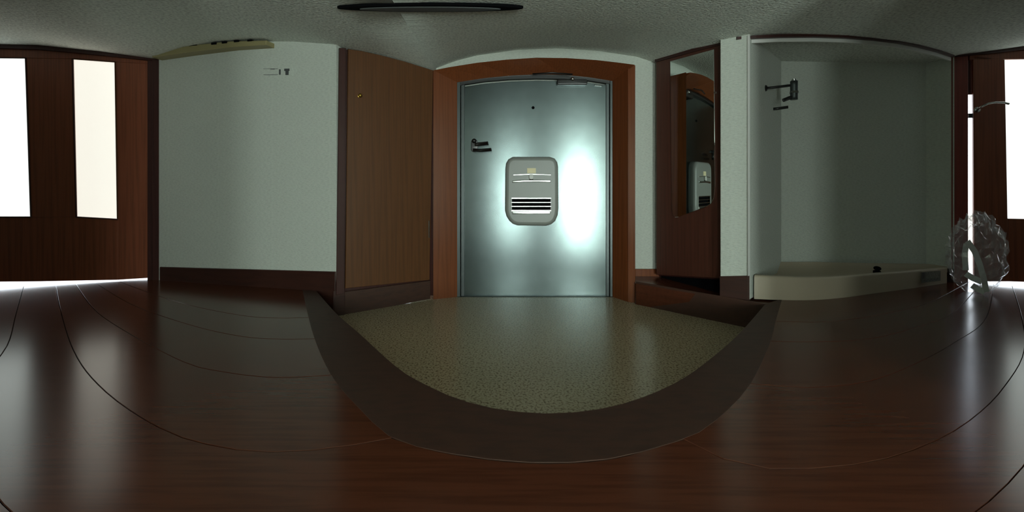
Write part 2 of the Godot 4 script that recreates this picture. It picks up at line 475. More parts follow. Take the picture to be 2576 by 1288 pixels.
	solid("wall_shade_right", ext(rect(-1.4, -0.3, 4.2, 2.7), 0.12, 0.004), M.wallpaper, frame(2.45, 0.0, 0.0, 1.0), "pale wall added behind the viewer to shade the laundry recess", "wall", "structure")
	solid("wall_shade_return", ext(rect(2.06, -0.3, 2.5, 2.7), 0.12, 0.004), M.wallpaper, Transform3D(Basis(), Vector3(0, 0, -1.28)), "pale wall stub added behind the viewer to shade recess and pier", "wall", "structure")  # added stub, out of view, keeps rear pane light off recess and pier
	solid("wall_end_left", ext(rect(-4.1, -0.3, 4.5, 2.7), 0.12, 0.0), M.wallpaper, frame(-5.55, 0.0, 0.0, -1.0), "pale end wall of the hall beyond the left glazed door", "wall", "structure")
	solid("wall_end_right", ext(rect(-4.5, -0.3, 4.1, 2.7), 0.12, 0.0), M.wallpaper, frame(5.55, 0.0, 0.0, 1.0), "pale end wall of the hall beyond the right glazed door", "wall", "structure")

func left_glazed_door() -> void:
	var o := thing("door_1", frame(-5.438, -3.980, 0.965, -0.262, 1.791), "dark brown left door with two tall bright frosted panes", "door", "structure")
	part(o, "top_rail", ext([Vector2(-0.164, 2.223), Vector2(0.876, 2.295), Vector2(1.353, 2.284), Vector2(1.784, 2.249), Vector2(1.784, 2.216), Vector2(1.486, 2.210), Vector2(1.137, 2.215), Vector2(0.769, 2.194), Vector2(-0.164, 2.132)], 0.04), M.glazed_wood)
	part(o, "stile", ext([Vector2(1.486, 2.210), Vector2(1.784, 2.216), Vector2(1.784, 0.015), Vector2(1.506, 0.010), Vector2(1.506, 0.621)], 0.04), M.glazed_wood)
	part(o, "stile", ext([Vector2(0.769, 2.194), Vector2(1.137, 2.215), Vector2(1.166, 0.651), Vector2(0.809, 0.657)], 0.04), M.glazed_wood)
	part(o, "stile", ext([Vector2(-0.164, 2.132), Vector2(0.420, 2.171), Vector2(0.426, 0.664), Vector2(-0.164, 0.675)], 0.04), M.glazed_wood)
	part(o, "bottom_rail", ext([Vector2(-0.164, 0.675), Vector2(1.166, 0.651), Vector2(1.506, 0.621), Vector2(1.506, 0.010), Vector2(0.876, 0.030), Vector2(-0.164, 0.079)], 0.04), M.glazed_wood)
	var gl := [Vector2(1.137, 2.215), Vector2(1.486, 2.210), Vector2(1.506, 0.621), Vector2(1.166, 0.651)]
	part(o, "pane", ext(gl, 0.008, 0.0), M.pane_cream, Vector3(0, 0, -0.016))
	var gw := [Vector2(0.420, 2.171), Vector2(0.769, 2.194), Vector2(0.809, 0.657), Vector2(0.426, 0.664)]
	part(o, "pane", ext(gw, 0.008, 0.0), M.pane_white, Vector3(0, 0, -0.016))
	# slender beads round the panes
	for g in [gl, gw]:
		for k in 4:
			var a: Vector2 = g[k]
			var b: Vector2 = g[(k + 1) % 4]
			var st := tube([Vector3(a.x, a.y, 0.001), Vector3(b.x, b.y, 0.001)], 0.007, 8)
			part(o, "glazing_bead", st, M.panel_wood if k < 2 and g == gl else M.dark_wood)
	var fr := thing("trim_4", frame(-5.438, -3.980, 0.965, -0.262, 1.791), "dark timber casing around the left glazed door", "door frame", "structure")
	part(fr, "head", ext([Vector2(-0.218, 2.254), Vector2(0.573, 2.315), Vector2(0.876, 2.330), Vector2(1.353, 2.315), Vector2(1.843, 2.278), Vector2(1.843, 2.237), Vector2(1.353, 2.264), Vector2(0.876, 2.280), Vector2(0.573, 2.266), Vector2(-0.218, 2.207)], 0.12), M.dark_wood, Vector3(0, 0, 0.03))
	part(fr, "jamb", ext([Vector2(1.770, 2.256), Vector2(1.839, 2.253), Vector2(1.839, -0.017), Vector2(1.770, -0.001)], 0.12), M.dark_wood, Vector3(0, 0, 0.025))
	part(fr, "architrave", ext([Vector2(1.825, 2.260), Vector2(1.888, 2.257), Vector2(1.888, -0.020), Vector2(1.825, -0.008)], 0.14), M.dark_wood, Vector3(0, 0, 0.05))
	part(fr, "jamb", ext([Vector2(-0.271, 2.249), Vector2(-0.150, 2.260), Vector2(-0.150, 0.038), Vector2(-0.271, 0.038)], 0.12), M.dark_wood, Vector3(0, 0, 0.025))

func entrance_door() -> void:
	# timber surround: head and two jambs
	var fr := thing("trim_5", Transform3D(), "brown timber surround with arched head around the steel door", "door frame", "structure")
	var oa := PackedVector3Array([Vector3(-0.818, 2.161, -4.500), Vector3(-0.651, 2.191, -4.490), Vector3(-0.361, 2.231, -4.470), Vector3(-0.053, 2.255, -4.440), Vector3(0.252, 2.269, -4.420), Vector3(0.552, 2.256, -4.390), Vector3(0.849, 2.227, -4.360), Vector3(1.085, 2.195, -4.345), Vector3(1.229, 2.171, -4.330)])
	var ia := PackedVector3Array([Vector3(-0.583, 2.061, -4.600), Vector3(-0.477, 2.078, -4.600), Vector3(-0.287, 2.107, -4.600), Vector3(-0.013, 2.133, -4.600), Vector3(0.262, 2.145, -4.600), Vector3(0.558, 2.141, -4.600), Vector3(0.811, 2.116, -4.600), Vector3(0.980, 2.090, -4.600), Vector3(1.069, 2.074, -4.600)])
	var ob := PackedVector3Array()
	var ib := PackedVector3Array()
	for i in oa.size():
		ob.append(Vector3(oa[i].x, oa[i].y, -4.68))
		ib.append(Vector3(ia[i].x, ia[i].y, -4.68))
	part(fr, "head", loft([ob, oa, ia, ib], true), M.frame_wood)
	part(fr, "jamb", loft([PackedVector3Array([Vector3(-0.818, 2.161, -4.500), Vector3(-0.818, -0.22, -4.5)]), PackedVector3Array([Vector3(-0.583, 2.061, -4.600), Vector3(-0.583, -0.22, -4.6)]), PackedVector3Array([Vector3(-0.583, 2.06, -4.68), Vector3(-0.583, -0.22, -4.68)]), PackedVector3Array([Vector3(-0.9, 2.15, -4.68), Vector3(-0.9, -0.22, -4.68)])], true), M.frame_wood)
	part(fr, "jamb", loft([PackedVector3Array([Vector3(1.069, 2.074, -4.600), Vector3(1.069, -0.22, -4.6)]), PackedVector3Array([Vector3(1.180, 2.170, -4.400), Vector3(1.18, -0.22, -4.4)]), PackedVector3Array([Vector3(1.2, 2.15, -4.68), Vector3(1.2, -0.22, -4.68)]), PackedVector3Array([Vector3(1.069, 2.06, -4.68), Vector3(1.069, -0.22, -4.68)])], true), M.frame_wood)
	part(fr, "architrave", loft([PackedVector3Array([Vector3(1.178, 2.169, -4.395), Vector3(1.178, -0.22, -4.395)]), PackedVector3Array([Vector3(1.244, 2.178, -4.370), Vector3(1.244, -0.22, -4.37)]), PackedVector3Array([Vector3(1.26, 2.15, -4.68), Vector3(1.26, -0.22, -4.68)]), PackedVector3Array([Vector3(1.2, 2.15, -4.68), Vector3(1.2, -0.22, -4.68)])], true), M.frame_wood)

	var o := thing("door_2", Transform3D(Basis(), Vector3(0, 0, -4.64)), "grey satin steel entrance door with lever handle and closer", "door", "structure")
	part(o, "leaf", ext([Vector2(-0.511, -0.222), Vector2(1.010, -0.222), Vector2(1.010, 2.041), Vector2(0.818, 2.066), Vector2(0.562, 2.083), Vector2(0.264, 2.088), Vector2(-0.034, 2.079), Vector2(-0.290, 2.058), Vector2(-0.511, 2.024)], 0.04, 0.004), M.steel)
	part(o, "frame_post", ext([Vector2(-0.597, -0.230), Vector2(-0.550, -0.230), Vector2(-0.550, 2.100), Vector2(-0.597, 2.083)], 0.05), M.steel_frame, Vector3(0, 0, 0.03))
	part(o, "frame_post", ext([Vector2(-0.545, -0.230), Vector2(-0.507, -0.230), Vector2(-0.507, 2.100), Vector2(-0.545, 2.083)], 0.05), M.steel_frame, Vector3(0, 0, 0.012))
	part(o, "frame_post", ext([Vector2(1.006, -0.230), Vector2(1.040, -0.230), Vector2(1.040, 2.100), Vector2(1.006, 2.117)], 0.05), M.steel_frame, Vector3(0, 0, 0.012))
	part(o, "frame_post", ext([Vector2(1.044, -0.230), Vector2(1.091, -0.230), Vector2(1.091, 2.100), Vector2(1.044, 2.109)], 0.05), M.steel_frame, Vector3(0, 0, 0.03))
	part(o, "frame_head", ext([Vector2(-0.597, 2.075), Vector2(-0.290, 2.143), Vector2(-0.013, 2.169), Vector2(0.264, 2.181), Vector2(0.562, 2.177), Vector2(0.818, 2.152), Vector2(1.091, 2.100), Vector2(1.091, 2.037), Vector2(1.010, 2.054), Vector2(0.818, 2.083), Vector2(0.562, 2.100), Vector2(0.264, 2.105), Vector2(-0.034, 2.096), Vector2(-0.290, 2.075), Vector2(-0.511, 2.041), Vector2(-0.597, 2.015)], 0.05), M.dull_metal, Vector3(0, 0, 0.02))
	part(o, "threshold", ext([Vector2(-0.605, -0.217), Vector2(1.099, -0.217), Vector2(1.099, -0.243), Vector2(-0.605, -0.243)], 0.06), M.steel_frame, Vector3(0, 0, 0.045))
	# lever handle and lock
	var h := part(o, "escutcheon", ext(rrect(Vector2(-0.439, 1.457), Vector2(-0.367, 1.322), 0.03), 0.012, 0.004, 3), M.dull_metal, Vector3(0, 0, 0.012))
	part(h, "thumb_turn", lathe([Vector2(0, 0.03), Vector2(0.018, 0.026), Vector2(0.024, 0.0), Vector2(0.026, -0.004)]), M.dull_metal, Vector3(-0.405, 1.44, 0.01))
	part(h, "lever", tube([Vector3(-0.392, 1.396, -4.540), Vector3(-0.367, 1.396, -4.540), Vector3(-0.250, 1.408, -4.530)], 0.019, 10), M.dull_metal, Vector3(0, 0, 4.62))
	part(h, "lever", tube([Vector3(-0.410, 1.339, -4.560), Vector3(-0.326, 1.334, -4.550), Vector3(-0.217, 1.342, -4.540)], 0.017, 10), M.dull_metal, Vector3(0, 0, 4.62))
	part(o, "peephole", lathe([Vector2(0, 0.008), Vector2(0.011, 0.008), Vector2(0.015, 0.003), Vector2(0.016, 0.0)]), M.black, Vector3(0.226, 1.798, 0.001))
	var c := part(o, "door_closer", ext(rrect(Vector2(0.479, 2.090), Vector2(0.799, 2.031), 0.015), 0.055, 0.008, 3), M.dull_metal, Vector3(0, 0, 0.06))
	part(c, "screw_cap", lathe([Vector2(0, 0.02), Vector2(0.014, 0.016), Vector2(0.02, 0.0)]), M.chrome, Vector3(0.64, 2.09, 0.0))
	part(c, "arm", tube([Vector3(0.217, 2.134, -4.540), Vector3(0.421, 2.136, -4.500), Vector3(0.631, 2.125, -4.520)], 0.008, 8), M.dull_metal, Vector3(0, 0, 4.58))
	part(o, "hinge_plate", ext([Vector2(0.882, 2.045), Vector2(0.959, 2.036), Vector2(0.959, 2.023), Vector2(0.882, 2.032)], 0.01), M.chrome, Vector3(0, 0, 0.012))

func left_cupboard() -> void:
	var o := thing("storage_cupboard", frame(-1.595, -3.920, 0.801, -0.598, 0.969), "tall brown cupboard with brass knob left of entrance", "cupboard")
	part(o, "body", ext([Vector2(0.003, -0.022), Vector2(0.978, -0.188), Vector2(0.978, 2.166), Vector2(0.422, 2.226), Vector2(0.080, 2.218), Vector2(0.003, 2.203)], 0.1, 0.0), M.dark_wood, Vector3(0, 0, -0.03))
	part(o, "stile", ext([Vector2(0.000, -0.029), Vector2(0.073, -0.025), Vector2(0.087, 2.219), Vector2(0.028, 2.212)], 0.06, 0.003), M.dark_wood, Vector3(0, 0, 0.012))
	var d := part(o, "door", ext([Vector2(0.084, 0.017), Vector2(0.929, -0.012), Vector2(0.969, 2.161), Vector2(0.664, 2.199), Vector2(0.422, 2.218), Vector2(0.232, 2.225), Vector2(0.109, 2.220)], 0.028, 0.004), M.panel_wood)
	part(d, "knob", lathe([Vector2(0, 0.032), Vector2(0.014, 0.029), Vector2(0.019, 0.02), Vector2(0.012, 0.01), Vector2(0.009, 0.002), Vector2(0.017, 0.0)]), M.brass, Vector3(Vector2(0.213, 1.801).x, Vector2(0.213, 1.801).y, 0.0))
	var hg := part(o, "hinge", tube([Vector3(Vector2(0.920, 0.601).x, Vector2(0.920, 0.601).y, 0.004), Vector3(Vector2(0.920, 0.425).x, Vector2(0.920, 0.425).y, 0.004)], 0.0075, 10), M.chrome)
	hg.set_meta("label", "bright steel hinge knuckle")
	part(o, "kick_board", ext([Vector2(-0.017, -0.235), Vector2(0.942, -0.211), Vector2(0.942, -0.022), Vector2(-0.017, -0.012)], 0.02, 0.003), M.kerb_wood, Vector3(0, 0, -0.006))
	part(o, "skirting_end", ext([Vector2(-0.024, -0.234), Vector2(0.080, -0.223), Vector2(0.080, 0.010), Vector2(-0.024, 0.010)], 0.05, 0.003), M.dark_flat, Vector3(0, 0, 0.005))

func mirror_cupboard() -> void:
	var o := thing("mirror_cupboard", frame(1.526, -4.590, 0.396, 0.918, 0.828), "tall dark cupboard with a long mirror beside the entrance", "cupboard")
	part(o, "body", ext([Vector2(0.012, 0.008), Vector2(0.848, 0.128), Vector2(0.848, 2.252), Vector2(0.012, 2.296)], 0.35, 0.0), M.dark_wood, Vector3(0, 0, -0.024))
	part(o, "door", ext([Vector2(0.006, 0.020), Vector2(0.819, 0.139), Vector2(0.819, 2.212), Vector2(0.006, 2.272)], 0.022, 0.003), M.door_wood)
	part(o, "top_rail", ext([Vector2(-0.006, 2.275), Vector2(0.828, 2.206), Vector2(0.828, 2.248), Vector2(-0.006, 2.313)], 0.04, 0.003), M.dark_wood, Vector3(0, 0, 0.012))
	part(o, "plinth", ext([Vector2(0.012, -0.076), Vector2(0.848, -0.012), Vector2(0.848, 0.145), Vector2(0.012, 0.025)], 0.02, 0.0), M.black, Vector3(0, 0, -0.06))
	var mir := [Vector2(0.213, 2.225), Vector2(0.751, 2.189), Vector2(0.764, 0.950), Vector2(0.751, 0.850), Vector2(0.720, 0.798), Vector2(0.667, 0.767), Vector2(0.326, 0.651), Vector2(0.278, 0.644), Vector2(0.251, 0.666), Vector2(0.235, 0.717)]
	var m := part(o, "mirror", ext(mir, 0.005, 0.002), M.mirror, Vector3(0, 0, 0.007))
	m.set_meta("label", "long frameless mirror with rounded lower corners")
	part(o, "mirror_clip", ext([Vector2(0.751, 1.806), Vector2(0.785, 1.799), Vector2(0.785, 1.785), Vector2(0.751, 1.792)], 0.008, 0.001), M.chrome, Vector3(0, 0, 0.011))

func right_door() -> void:
	var fr := thing("trim_6", frame(4.410, -4.330, 0.949, 0.314, 1.050), "reddish-brown casing of the right glazed door", "door frame", "structure")
	part(fr, "jamb", ext([Vector2(-0.009, -0.013), Vector2(0.121, -0.012), Vector2(0.121, 2.337), Vector2(-0.009, 2.319)], 0.05, 0.004), M.red_wood, Vector3(0, 0, 0.0))
	part(fr, "stop", ext([Vector2(0.118, 1.872), Vector2(0.170, 1.869), Vector2(0.170, 2.332), Vector2(0.118, 2.338)], 0.02), M.dark_wood, Vector3(0, 0, -0.03))
	part(fr, "head", ext([Vector2(-0.009, 2.311), Vector2(0.103, 2.323), Vector2(0.255, 2.335), Vector2(0.539, 2.341), Vector2(1.130, 2.337), Vector2(1.130, 2.242), Vector2(0.539, 2.264), Vector2(0.255, 2.250), Vector2(0.103, 2.248), Vector2(-0.009, 2.247)], 0.1), M.dark_wood, Vector3(0, 0, 0.035))
	var o := thing("door_3", frame(4.410, -4.330, 0.949, 0.314, 1.050), "brown glazed right door standing slightly ajar, chrome lever handle", "door", "structure")
	part(o, "stile", ext([Vector2(0.167, 0.015), Vector2(0.428, 0.033), Vector2(0.398, 2.186), Vector2(0.158, 2.247)], 0.022), M.glazed_wood)
	part(o, "stile", ext([Vector2(0.721, 0.038), Vector2(1.156, 0.061), Vector2(1.156, 2.188), Vector2(0.721, 2.231)], 0.035), M.glazed_wood)
	part(o, "top_rail", ext([Vector2(0.133, 2.210), Vector2(1.156, 2.130), Vector2(1.156, 2.232), Vector2(0.133, 2.289)], 0.034), M.glazed_wood)
	part(o, "bottom_rail", ext([Vector2(0.422, 0.642), Vector2(0.721, 0.641), Vector2(0.721, 0.042), Vector2(0.422, 0.033)], 0.035), M.glazed_wood)
	part(o, "pane", ext([Vector2(0.393, 2.186), Vector2(0.727, 2.170), Vector2(0.727, 0.641), Vector2(0.416, 0.642)], 0.008, 0.0), M.pane_white, Vector3(0, 0, -0.016))
	var h := part(o, "handle_rose", lathe([Vector2(0, 0.012), Vector2(0.026, 0.01), Vector2(0.03, 0.0)]), M.chrome, Vector3(Vector2(0.188, 1.711).x, Vector2(0.188, 1.711).y, 0.0))
	var ha := Vector3(Vector2(0.188, 1.711).x, Vector2(0.188, 1.711).y, 0.0)
	var pts := []
	for p in [Vector2(0.188, 1.711), Vector2(0.195, 1.734), Vector2(0.240, 1.759), Vector2(0.300, 1.767), Vector2(0.360, 1.759), Vector2(0.396, 1.746)]:
		pts.append(Vector3(p.x, p.y, 0.055 if pts.size() else 0.0) - ha)
	part(h, "lever", tube(pts, 0.0095, 10), M.chrome)
	part(o, "latch", ext([Vector2(0.127, 1.679), Vector2(0.158, 1.677), Vector2(0.158, 1.634), Vector2(0.127, 1.635)], 0.02, 0.001), M.dull_metal, Vector3(0, 0, -0.005))

func rear_wall() -> void:
	# glazed double door in the wall behind the viewer, the daylight that the steel door mirrors
	var back := Transform3D(Basis(Vector3(-1, 0, 0), Vector3.UP, Vector3(0, 0, -1)), Vector3(0, 0, 4.2))
	solid("wall_rear", ext(rect(-5.7, -0.3, 5.7, 2.7), 0.12, 0.0), M.wallpaper, back, "pale wall behind the viewer", "wall", "structure")
	var o := thing("door_4", back, "brown glazed double door in the wall behind the viewer", "door", "structure")
	for d in [[0.0, 0.3, -0.95, 1.6], [-2.05, 0.36, -2.44, -0.96]]:
		part(o, "leaf", ext(rect(d[2], 0.02, d[3], 2.2), 0.03, 0.003, 1, Rect2(d[0] - d[1], 0.05, 2 * d[1], 1.5)), M.door_wood, Vector3(0, 0, 0.03))
		part(o, "pane", ext(rect(d[0] - d[1], 0.05, d[0] + d[1], 1.55), 0.006, 0.0), M.pane_white, Vector3(0, 0, 0.026))

func mail_box() -> void:
	var o := thing("mail_box", Transform3D(Basis(), Vector3(0, 0, -4.545)), "grey rounded mail box with three slots on steel door", "mail box")
	var a: Array = [Vector2(-0.058, 0.637), Vector2(-0.029, 0.591), Vector2(0.008, 0.558), Vector2(0.058, 0.541), Vector2(0.363, 0.537), Vector2(0.417, 0.554), Vector2(0.459, 0.591), Vector2(0.484, 0.650), Vector2(0.492, 0.720), Vector2(0.488, 1.159), Vector2(0.480, 1.209), Vector2(0.451, 1.250), Vector2(0.401, 1.267), Vector2(0.008, 1.267), Vector2(-0.038, 1.242), Vector2(-0.063, 1.200), Vector2(-0.071, 1.138), Vector2(-0.075, 0.700)]
	var w: Array = [Vector2(0.000, 0.833), Vector2(0.405, 0.695)]
	part(o, "body", ext(a, 0.093, 0.04, 5, Rect2(w[0].x, w[1].y, w[1].x - w[0].x, w[0].y - w[1].y)), M.grey_box)
	part(o, "slot_recess", ext([Vector2(-0.008, 0.841), Vector2(0.413, 0.841), Vector2(0.413, 0.687), Vector2(-0.008, 0.687)], 0.01, 0.0), M.black, Vector3(0, 0, -0.03))
	for q in [[Vector2(-0.008, 0.837), Vector2(0.413, 0.837), Vector2(0.413, 0.823), Vector2(-0.008, 0.823)], [Vector2(-0.008, 0.791), Vector2(0.413, 0.791), Vector2(0.413, 0.781), Vector2(-0.008, 0.781)], [Vector2(-0.008, 0.750), Vector2(0.413, 0.750), Vector2(0.413, 0.739), Vector2(-0.008, 0.739)], [Vector2(-0.008, 0.708), Vector2(0.413, 0.708), Vector2(0.413, 0.691), Vector2(-0.008, 0.691)]]:
		part(o, "slat", ext(q, 0.02, 0.003), M.chrome, Vector3(0, 0, 0.001))
	part(o, "lip", ext([Vector2(0.004, 0.695), Vector2(0.401, 0.700), Vector2(0.401, 0.666), Vector2(0.004, 0.662)], 0.012, 0.005, 3), M.chrome, Vector3(0, 0, 0.007))
	part(o, "ridge", ext([Vector2(0.004, 1.017), Vector2(0.134, 1.025), Vector2(0.267, 1.025), Vector2(0.405, 1.021), Vector2(0.405, 0.996), Vector2(0.267, 1.000), Vector2(0.134, 1.000), Vector2(0.004, 0.992)], 0.014, 0.006, 3), M.chrome, Vector3(0, 0, 0.009))
	part(o, "flap_rim", ext([Vector2(0.013, 1.079), Vector2(0.205, 1.088), Vector2(0.409, 1.079), Vector2(0.409, 1.071), Vector2(0.205, 1.077), Vector2(0.013, 1.069)], 0.008, 0.002), M.chrome, Vector3(0, 0, 0.005))
	part(o, "name_plate", ext([Vector2(0.159, 1.146), Vector2(0.250, 1.146), Vector2(0.250, 1.092), Vector2(0.159, 1.092)], 0.006, 0.001), M.paper_label, Vector3(0, 0, 0.004))
	var l := part(o, "latch", ext(rrect(Vector2(0.179, 1.084), Vector2(0.225, 1.029), 0.016), 0.02, 0.006, 3), M.white_plastic, Vector3(0, 0, 0.022))
	part(l, "latch_keeper", ext(rrect(Vector2(0.184, 1.050), Vector2(0.221, 1.008), 0.014), 0.006, 0.001), M.black, Vector3(0, 0, -0.014))

func laundry_recess() -> void:
	# waterproof pan for a washing machine
	var front: Array = [Vector2(2.052, -3.669), Vector2(2.244, -3.636), Vector2(2.507, -3.630), Vector2(2.833, -3.708), Vector2(3.233, -3.860), Vector2(3.718, -4.041), Vector2(4.295, -4.275)]
	var f := resample(front, 30)
	var rear: Array = [Vector2(2.705, -4.384), Vector2(3.108, -4.384), Vector2(3.485, -4.402), Vector2(3.922, -4.440), Vector2(4.144, -4.459), Vector2(4.308, -4.459), Vector2(4.356, -4.329)]
	var b := resample(rear, 30)
	var o := thing("washing_machine_pan", Transform3D(), "cream plastic washing machine pan on the recess floor", "drip pan")
	var rows := [PackedVector3Array(), PackedVector3Array(), PackedVector3Array(), PackedVector3Array(), PackedVector3Array(), PackedVector3Array(), PackedVector3Array(), PackedVector3Array(), PackedVector3Array()]
	for i in f.size():
		var hh := lerpf(0.2, 0.15, float(i) / (f.size() - 1))
		var d := b[i] - f[i]
		var prof := [[0.0, 0.0], [0.0, hh - 0.018], [0.004, hh - 0.006], [0.014, hh], [0.06, hh], [0.075, hh - 0.01]]
		var q := prof.size()
		for k in q:
			var p: Vector2 = f[i] + d.normalized() * minf(prof[k][0], d.length() * 0.4)
			rows[k].append(Vector3(p.x, prof[k][1], p.y))
		for e in [[0.1, 0.1], [0.86, 0.1], [1.0, 0.19]]:
			var p: Vector2 = f[i] + d * e[0]
			if e[0] < 0.2:
				p = f[i] + d.normalized() * minf(0.095, d.length() * 0.45)
			rows[q].append(Vector3(p.x, minf(e[1], hh), p.y))
			q += 1
	var pan := part(o, "tray", loft(rows, false, true), M.cream_plastic)
	pan.set_meta("label", "cream moulded tray with raised front rim")
	var hole := part(o, "drain_elbow", tube([Vector3(3.456, 0.114, -4.100), Vector3(3.456, 0.152, -4.100), Vector3(3.477, 0.174, -4.120)], 0.03, 14), M.black)
	hole.set_meta("label", "dark drain fitting behind the rim")
	# printed care sticker on the front
	var im := Image.create(96, 56, false, Image.FORMAT_RGBA8)
	im.fill(Color(0.36, 0.37, 0.33))
	var rng := RandomNumberGenerator.new()
	rng.seed = 11
	for row in 5:
		var x := 24
		while x < 88:
			var wd := rng.randi_range(3, 9)
			im.fill_rect(Rect2i(x, 4 + row * 7, wd, 3), Color(0.62, 0.62, 0.56))
			x += wd + rng.randi_range(2, 4)
	for k in 4:
		im.fill_rect(Rect2i(4, 4 + k * 8, 12, 5), Color(0.12, 0.12, 0.11))
	for k in 9:
		im.fill_rect(Rect2i(14 + k * 8, 42 + (k % 2) * 5, 5, 4), Color(0.1, 0.1, 0.1))
	var sm := StandardMaterial3D.new()
	sm.albedo_texture = ImageTexture.create_from_image(im)
	sm.roughness = 0.55
	var st := start()
	var s0: Array = [Vector3(3.849, 0.146, -4.070), Vector3(4.148, 0.138, -4.190), Vector3(4.148, 0.042, -4.190), Vector3(3.849, 0.046, -4.070)]
	var uv := [Vector2(0, 0), Vector2(1, 0), Vector2(1, 1), Vector2(0, 1)]
	for k in [0, 1, 2, 0, 2, 3]:
		st.set_uv(uv[k])
		st.add_vertex(s0[k])
	part(o, "sticker", done(st), sm).set_meta("label", "grey printed sticker on the pan front")
	# tap on the left wall of the recess
	var t := thing("water_tap", frame(1.985, -3.620, 0.694, -0.720, 1.083), "grey laundry tap with bracket on the recess wall", "tap")
	var r0: Vector2 = [Vector2(0.502, 1.857)][0]
	var r1: Vector2 = [Vector2(0.770, 1.701)][0]
	part(t, "rosette", lathe([Vector2(0, 0.014), Vector2(0.022, 0.012), Vector2(0.03, 0.0)]), M.dull_metal, Vector3(r0.x, r0.y, 0))
	part(t, "pipe", tube([Vector3(r0.x, r0.y, 0.0), Vector3(r0.x + 0.015, r0.y, 0.05), Vector3(r0.x + 0.03, r0.y, 0.2)], 0.012, 10), M.dull_metal)
	var bx := Vector3(r0.x + 0.035, r0.y, 0.215)
	part(t, "body", tube([bx + Vector3(0, 0.035, 0), bx, bx + Vector3(0, -0.11, 0), bx + Vector3(0, -0.13, 0)], 0.03, 14), M.steel_frame)
	part(t, "collar", tube([bx + Vector3(0, -0.055, 0), bx + Vector3(0, -0.075, 0)], 0.034, 14), M.chrome)
	part(t, "handle", tube([bx + Vector3(0, 0.035, 0), bx + Vector3(0, 0.055, 0)], 0.024, 14, 0.014), M.chrome)
	part(t, "outlet", tube([bx + Vector3(0, -0.105, 0), bx + Vector3(-0.03, -0.115, -0.03), bx + Vector3(-0.06, -0.135, -0.07)], 0.017, 10), M.dull_metal)
	part(t, "bracket", tube([Vector3(r1.x, r1.y, 0.0), Vector3(r1.x + 0.01, r1.y, 0.03), Vector3(r1.x + 0.02, r1.y + 0.006, 0.12)], 0.014, 10), M.dull_metal)
	# lintel edge of the recess mouth, as a bowed brown strip over a white one
	var c := thing("recess_edge_strip", Transform3D(), "thin bowed brown edge strip across the laundry recess ceiling", "curtain rail")
	var line := PackedVector3Array([Vector3(1.906, 2.210, -3.680), Vector3(2.046, 2.207, -3.640), Vector3(2.234, 2.210, -3.620), Vector3(2.547, 2.220, -3.640), Vector3(2.838, 2.221, -3.670), Vector3(3.132, 2.228, -3.740), Vector3(3.401, 2.227, -3.810), Vector3(3.669, 2.225, -3.910), Vector3(3.997, 2.225, -4.060), Vector3(4.301, 2.225, -4.220)])
	var rail := []
	for dd in [Vector3(0, 0.012, 0.014), Vector3(0, -0.012, 0.014), Vector3(0, -0.012, -0.014), Vector3(0, 0.012, -0.014)]:
		var row := PackedVector3Array()
		for p in line:
			row.append(p + dd)
		rail.append(row)
	part(c, "rail", loft(rail, true), M.dark_wood)
	var lip := []
	for dd in [Vector3(0, 0.0, -0.02), Vector3(0, -0.04, -0.02), Vector3(0, -0.04, -0.035), Vector3(0, 0.0, -0.035)]:
		var row := PackedVector3Array()
		for p in line:
			row.append(p + dd)
		lip.append(row)
	part(c, "white_strip", loft(lip, true), M.white_plastic)

func plastic_bag() -> void:
	var o := thing("plastic_bag", Transform3D(Basis(), Vector3(4.19, 0.0, -3.9)), "crumpled clear plastic bag with a white strap by the right door", "bag")
	var n := FastNoiseLite.new()
	n.seed = 5
	n.frequency = 1.9
	n.fractal_octaves = 3
	n.fractal_type = FastNoiseLite.FRACTAL_RIDGED
	var st := start()
	var nu := 44
	var nv := 28
	var g := []
	for j in nv + 1:
		var v := float(j) / nv
		var row := []
		for i in nu + 1:
			var a := TAU * (i % nu) / nu
			var d := Vector3(cos(a) * sin(PI * v), cos(PI * v), sin(a) * sin(PI * v))
			var k := 0.96 + 0.26 * n.get_noise_3d(d.x * 1.4, d.y * 1.4, d.z * 1.4)
			var y := 0.34 + 0.345 * d.y * (k if d.y > 0.0 else 1.0)
			if d.y < -0.85:
				y = 0.34 - 0.345 * 0.93
			row.append(Vector3(d.x * 0.225 * k, maxf(0.004, y - 0.01), d.z * 0.13 * k))
		g.append(row)
	for j in nv:
		for i in nu:
			quad(st, g[j][i], g[j][i + 1], g[j + 1][i + 1], g[j + 1][i])
	part(o, "film", done(st), M.film).set_meta("label", "crinkled clear film")
	for s in [[Vector3(4.041, 0.467, -3.840), Vector3(4.094, 0.380, -3.830), Vector3(4.129, 0.266, -3.820), Vector3(4.149, 0.163, -3.810), Vector3(4.177, 0.026, -3.810)], [Vector3(4.048, 0.174, -3.860), Vector3(4.080, 0.141, -3.830), Vector3(4.135, 0.114, -3.810)], [Vector3(4.094, 0.073, -3.850), Vector3(4.129, 0.043, -3.830), Vector3(4.163, 0.023, -3.810)], [Vector3(4.065, 0.445, -3.870), Vector3(4.069, 0.343, -3.890), Vector3(4.069, 0.202, -3.880)]]:
		var rows := [PackedVector3Array(), PackedVector3Array(), PackedVector3Array(), PackedVector3Array()]
		for i in s.size():
			var d: Vector3 = (s[mini(i + 1, s.size() - 1)] - s[maxi(i - 1, 0)]).normalized()
			var side := d.cross(Vector3(0, 0, 1)).normalized() * 0.026
			var c: Vector3 = s[i] - o.position
			rows[0].append(c - side)
			rows[1].append(c + side)
			rows[2].append(c + side - Vector3(0, 0, 0.003))
			rows[3].append(c - side - Vector3(0, 0, 0.003))
		part(o, "strap", loft(rows, true), M.strap).set_meta("label", "flat white strap")

